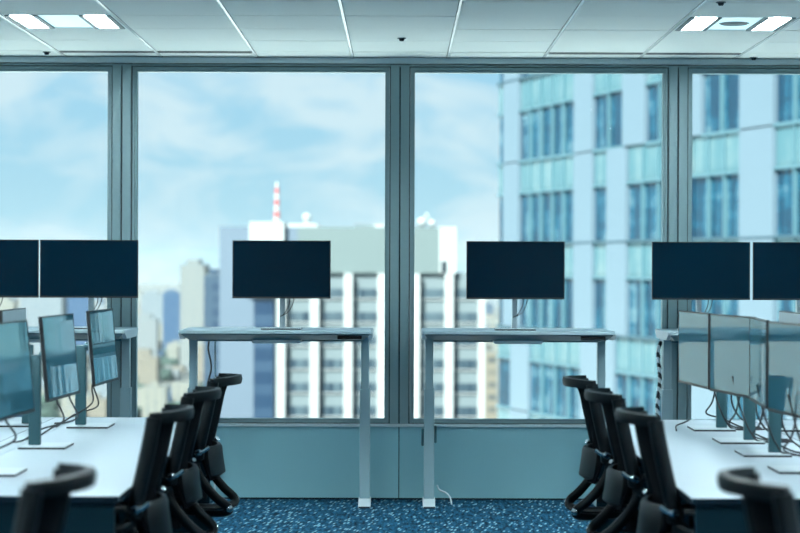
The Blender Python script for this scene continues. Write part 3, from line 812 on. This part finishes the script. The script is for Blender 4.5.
# tree clumps between the buildings: one mass nobody could count
mb = MB()
for q in range(150):
    Yt = rnd.uniform(1500, 4500); pxx = rnd.uniform(-20, 222); s = rnd.uniform(6, 14)
    x0, zc = (pxx - 399.5) * Yt / F, GZ + s * .5
    rings = []
    for i in range(1, 5):
        a = PI * i / 5 - PI / 2
        rings.append([(x0 + s * math.cos(a) * math.cos(PI * k_ / 4) * rnd.uniform(.8, 1.15), Yt + s * math.cos(a) * math.sin(PI * k_ / 4), zc + s * .7 * math.sin(a)) for k_ in range(8)])
    mb.loft(rings)
o = mb.build('city_trees', fm['green']); tag(o, 'hazy green tree clumps scattered between the low city buildings', 'trees', kind='stuff')
gm = mat('city_ground', rgx(196, 196, 184), .95, noise=.25, nscale=.02)
o = MB().box(-9000, 9000, 40, 16000, GZ - 2, GZ).build('ground', gm); tag(o, kind='structure')

M['bounce_slab'] = mat('pale_bounce_slab', rgb(236, 240, 236), .9, noise=.04, nscale=.2)
o = MB().box(-400, -60, 18, 255, -24, -22).box(-60, 4, 18, 255, -24, -22).box(4, 60, 18, 68, -24, -22).box(60, 400, 18, 255, -24, -22).build('added_bounce_slab', M['bounce_slab'])  # added unseen slab, bounces sunlight up through the windows onto the ceiling
tag(o, 'unseen pale slab added below the windows to bounce sunlight onto the ceiling', 'bounce_slab')

# haze over the city
HAZE = .000022
if HAZE:
    m = bpy.data.materials.new('haze_air'); m.use_nodes = True; nt = m.node_tree; nt.nodes.remove(nt.nodes['Principled BSDF'])
    v = nt.nodes.new('ShaderNodeVolumeScatter'); v.inputs['Color'].default_value = (.84, .95, 1, 1); v.inputs['Density'].default_value = HAZE; v.inputs['Anisotropy'].default_value = 0.0
    nt.links.new(v.outputs[0], nt.nodes['Material Output'].inputs['Volume'])
    o = MB().box(-6000, 6000, 140, 15000, GZ + .5, 90).build('haze', m); tag(o, 'pale blue haze lying over the distant city', 'haze', kind='stuff')

# ------------------------------------------------------------------ sky, sun
w = bpy.data.worlds.new('sky'); S.world = w; w.use_nodes = True; nt = w.node_tree; nt.nodes.clear()
out = nt.nodes.new('ShaderNodeOutputWorld'); bg = nt.nodes.new('ShaderNodeBackground'); nt.links.new(bg.outputs[0], out.inputs[0])
tc = nt.nodes.new('ShaderNodeTexCoord'); sp = nt.nodes.new('ShaderNodeSeparateXYZ'); nt.links.new(tc.outputs['Generated'], sp.inputs[0])
gr = nt.nodes.new('ShaderNodeValToRGB'); e = gr.color_ramp.elements
e[0].position = 0.0; e[0].color = rgb(184, 226, 239); e[1].position = .6; e[1].color = rgb(70, 140, 200)
a = e.new(.03); a.color = rgb(182, 224, 240); a = e.new(.10); a.color = rgb(166, 216, 241)
nt.links.new(sp.outputs[2], gr.inputs['Fac'])
mp = nt.nodes.new('ShaderNodeMapping'); mp.inputs['Scale'].default_value = (17, 17, 34); mp.inputs['Location'].default_value = (1.3, .4, .9); mp.inputs['Rotation'].default_value = (0, .2, 0)
nz = nt.nodes.new('ShaderNodeTexNoise'); nz.inputs['Scale'].default_value = 1.0; nz.inputs['Detail'].default_value = 6; nz.inputs['Roughness'].default_value = .55; nz.inputs['Distortion'].default_value = .6
nt.links.new(tc.outputs['Generated'], mp.inputs['Vector']); nt.links.new(mp.outputs['Vector'], nz.inputs['Vector'])
cr = nt.nodes.new('ShaderNodeValToRGB'); cr.color_ramp.elements[0].position = .41; cr.color_ramp.elements[0].color = (0, 0, 0, 1); cr.color_ramp.elements[1].position = .61; cr.color_ramp.elements[1].color = (.85, .85, .85, 1)
nt.links.new(nz.outputs['Fac'], cr.inputs['Fac'])
mx = nt.nodes.new('ShaderNodeMix'); mx.data_type = 'RGBA'; mx.inputs['B'].default_value = rgb(226, 243, 249)
nt.links.new(cr.outputs['Color'], mx.inputs['Factor']); nt.links.new(gr.outputs['Color'], mx.inputs['A'])
nt.links.new(mx.outputs['Result'], bg.inputs['Color']); bg.inputs['Strength'].default_value = 1.0

sun = bpy.data.lights.new('sun', 'SUN'); sun.energy = 16.5; sun.angle = R(4); sun.color = (.93, 1, .96)
so = bpy.data.objects.new('sun', sun); COL.objects.link(so)
so.rotation_euler = Vector((.55, .95, -.95)).to_track_quat('-Z', 'Y').to_euler()

# ------------------------------------------------------------------ camera
cam = bpy.data.cameras.new('camera'); co = bpy.data.objects.new('camera', cam); COL.objects.link(co)
co.location = (0, 0, EYE); co.rotation_euler = (R(90), R(0), 0)
co.rotation_euler = (Matrix.Rotation(R(90), 4, 'X') @ Matrix.Rotation(R(.19), 4, 'Z')).to_euler()
cam.sensor_width = 36; cam.lens = F / 800 * 36
cam.shift_x = 0.5 / 800 * 1; cam.shift_y = 0.5 / 800
cam.clip_end = 30000; cam.clip_start = .05
cam.dof.use_dof = True; cam.dof.focus_distance = 11.6; cam.dof.aperture_fstop = 2.6
S.camera = co

S.view_settings.view_transform = 'Standard'; S.view_settings.look = 'None'; S.view_settings.gamma = 1; S.view_settings.use_curve_mapping = False
S.view_settings.exposure = 0.0
cy = S.cycles
cy.use_denoising = True; cy.max_bounces = 8; cy.diffuse_bounces = 4; cy.glossy_bounces = 4; cy.transparent_max_bounces = 12; cy.volume_bounces = 1
cy.caustics_reflective = False; cy.caustics_refractive = False; cy.sample_clamp_indirect = 4
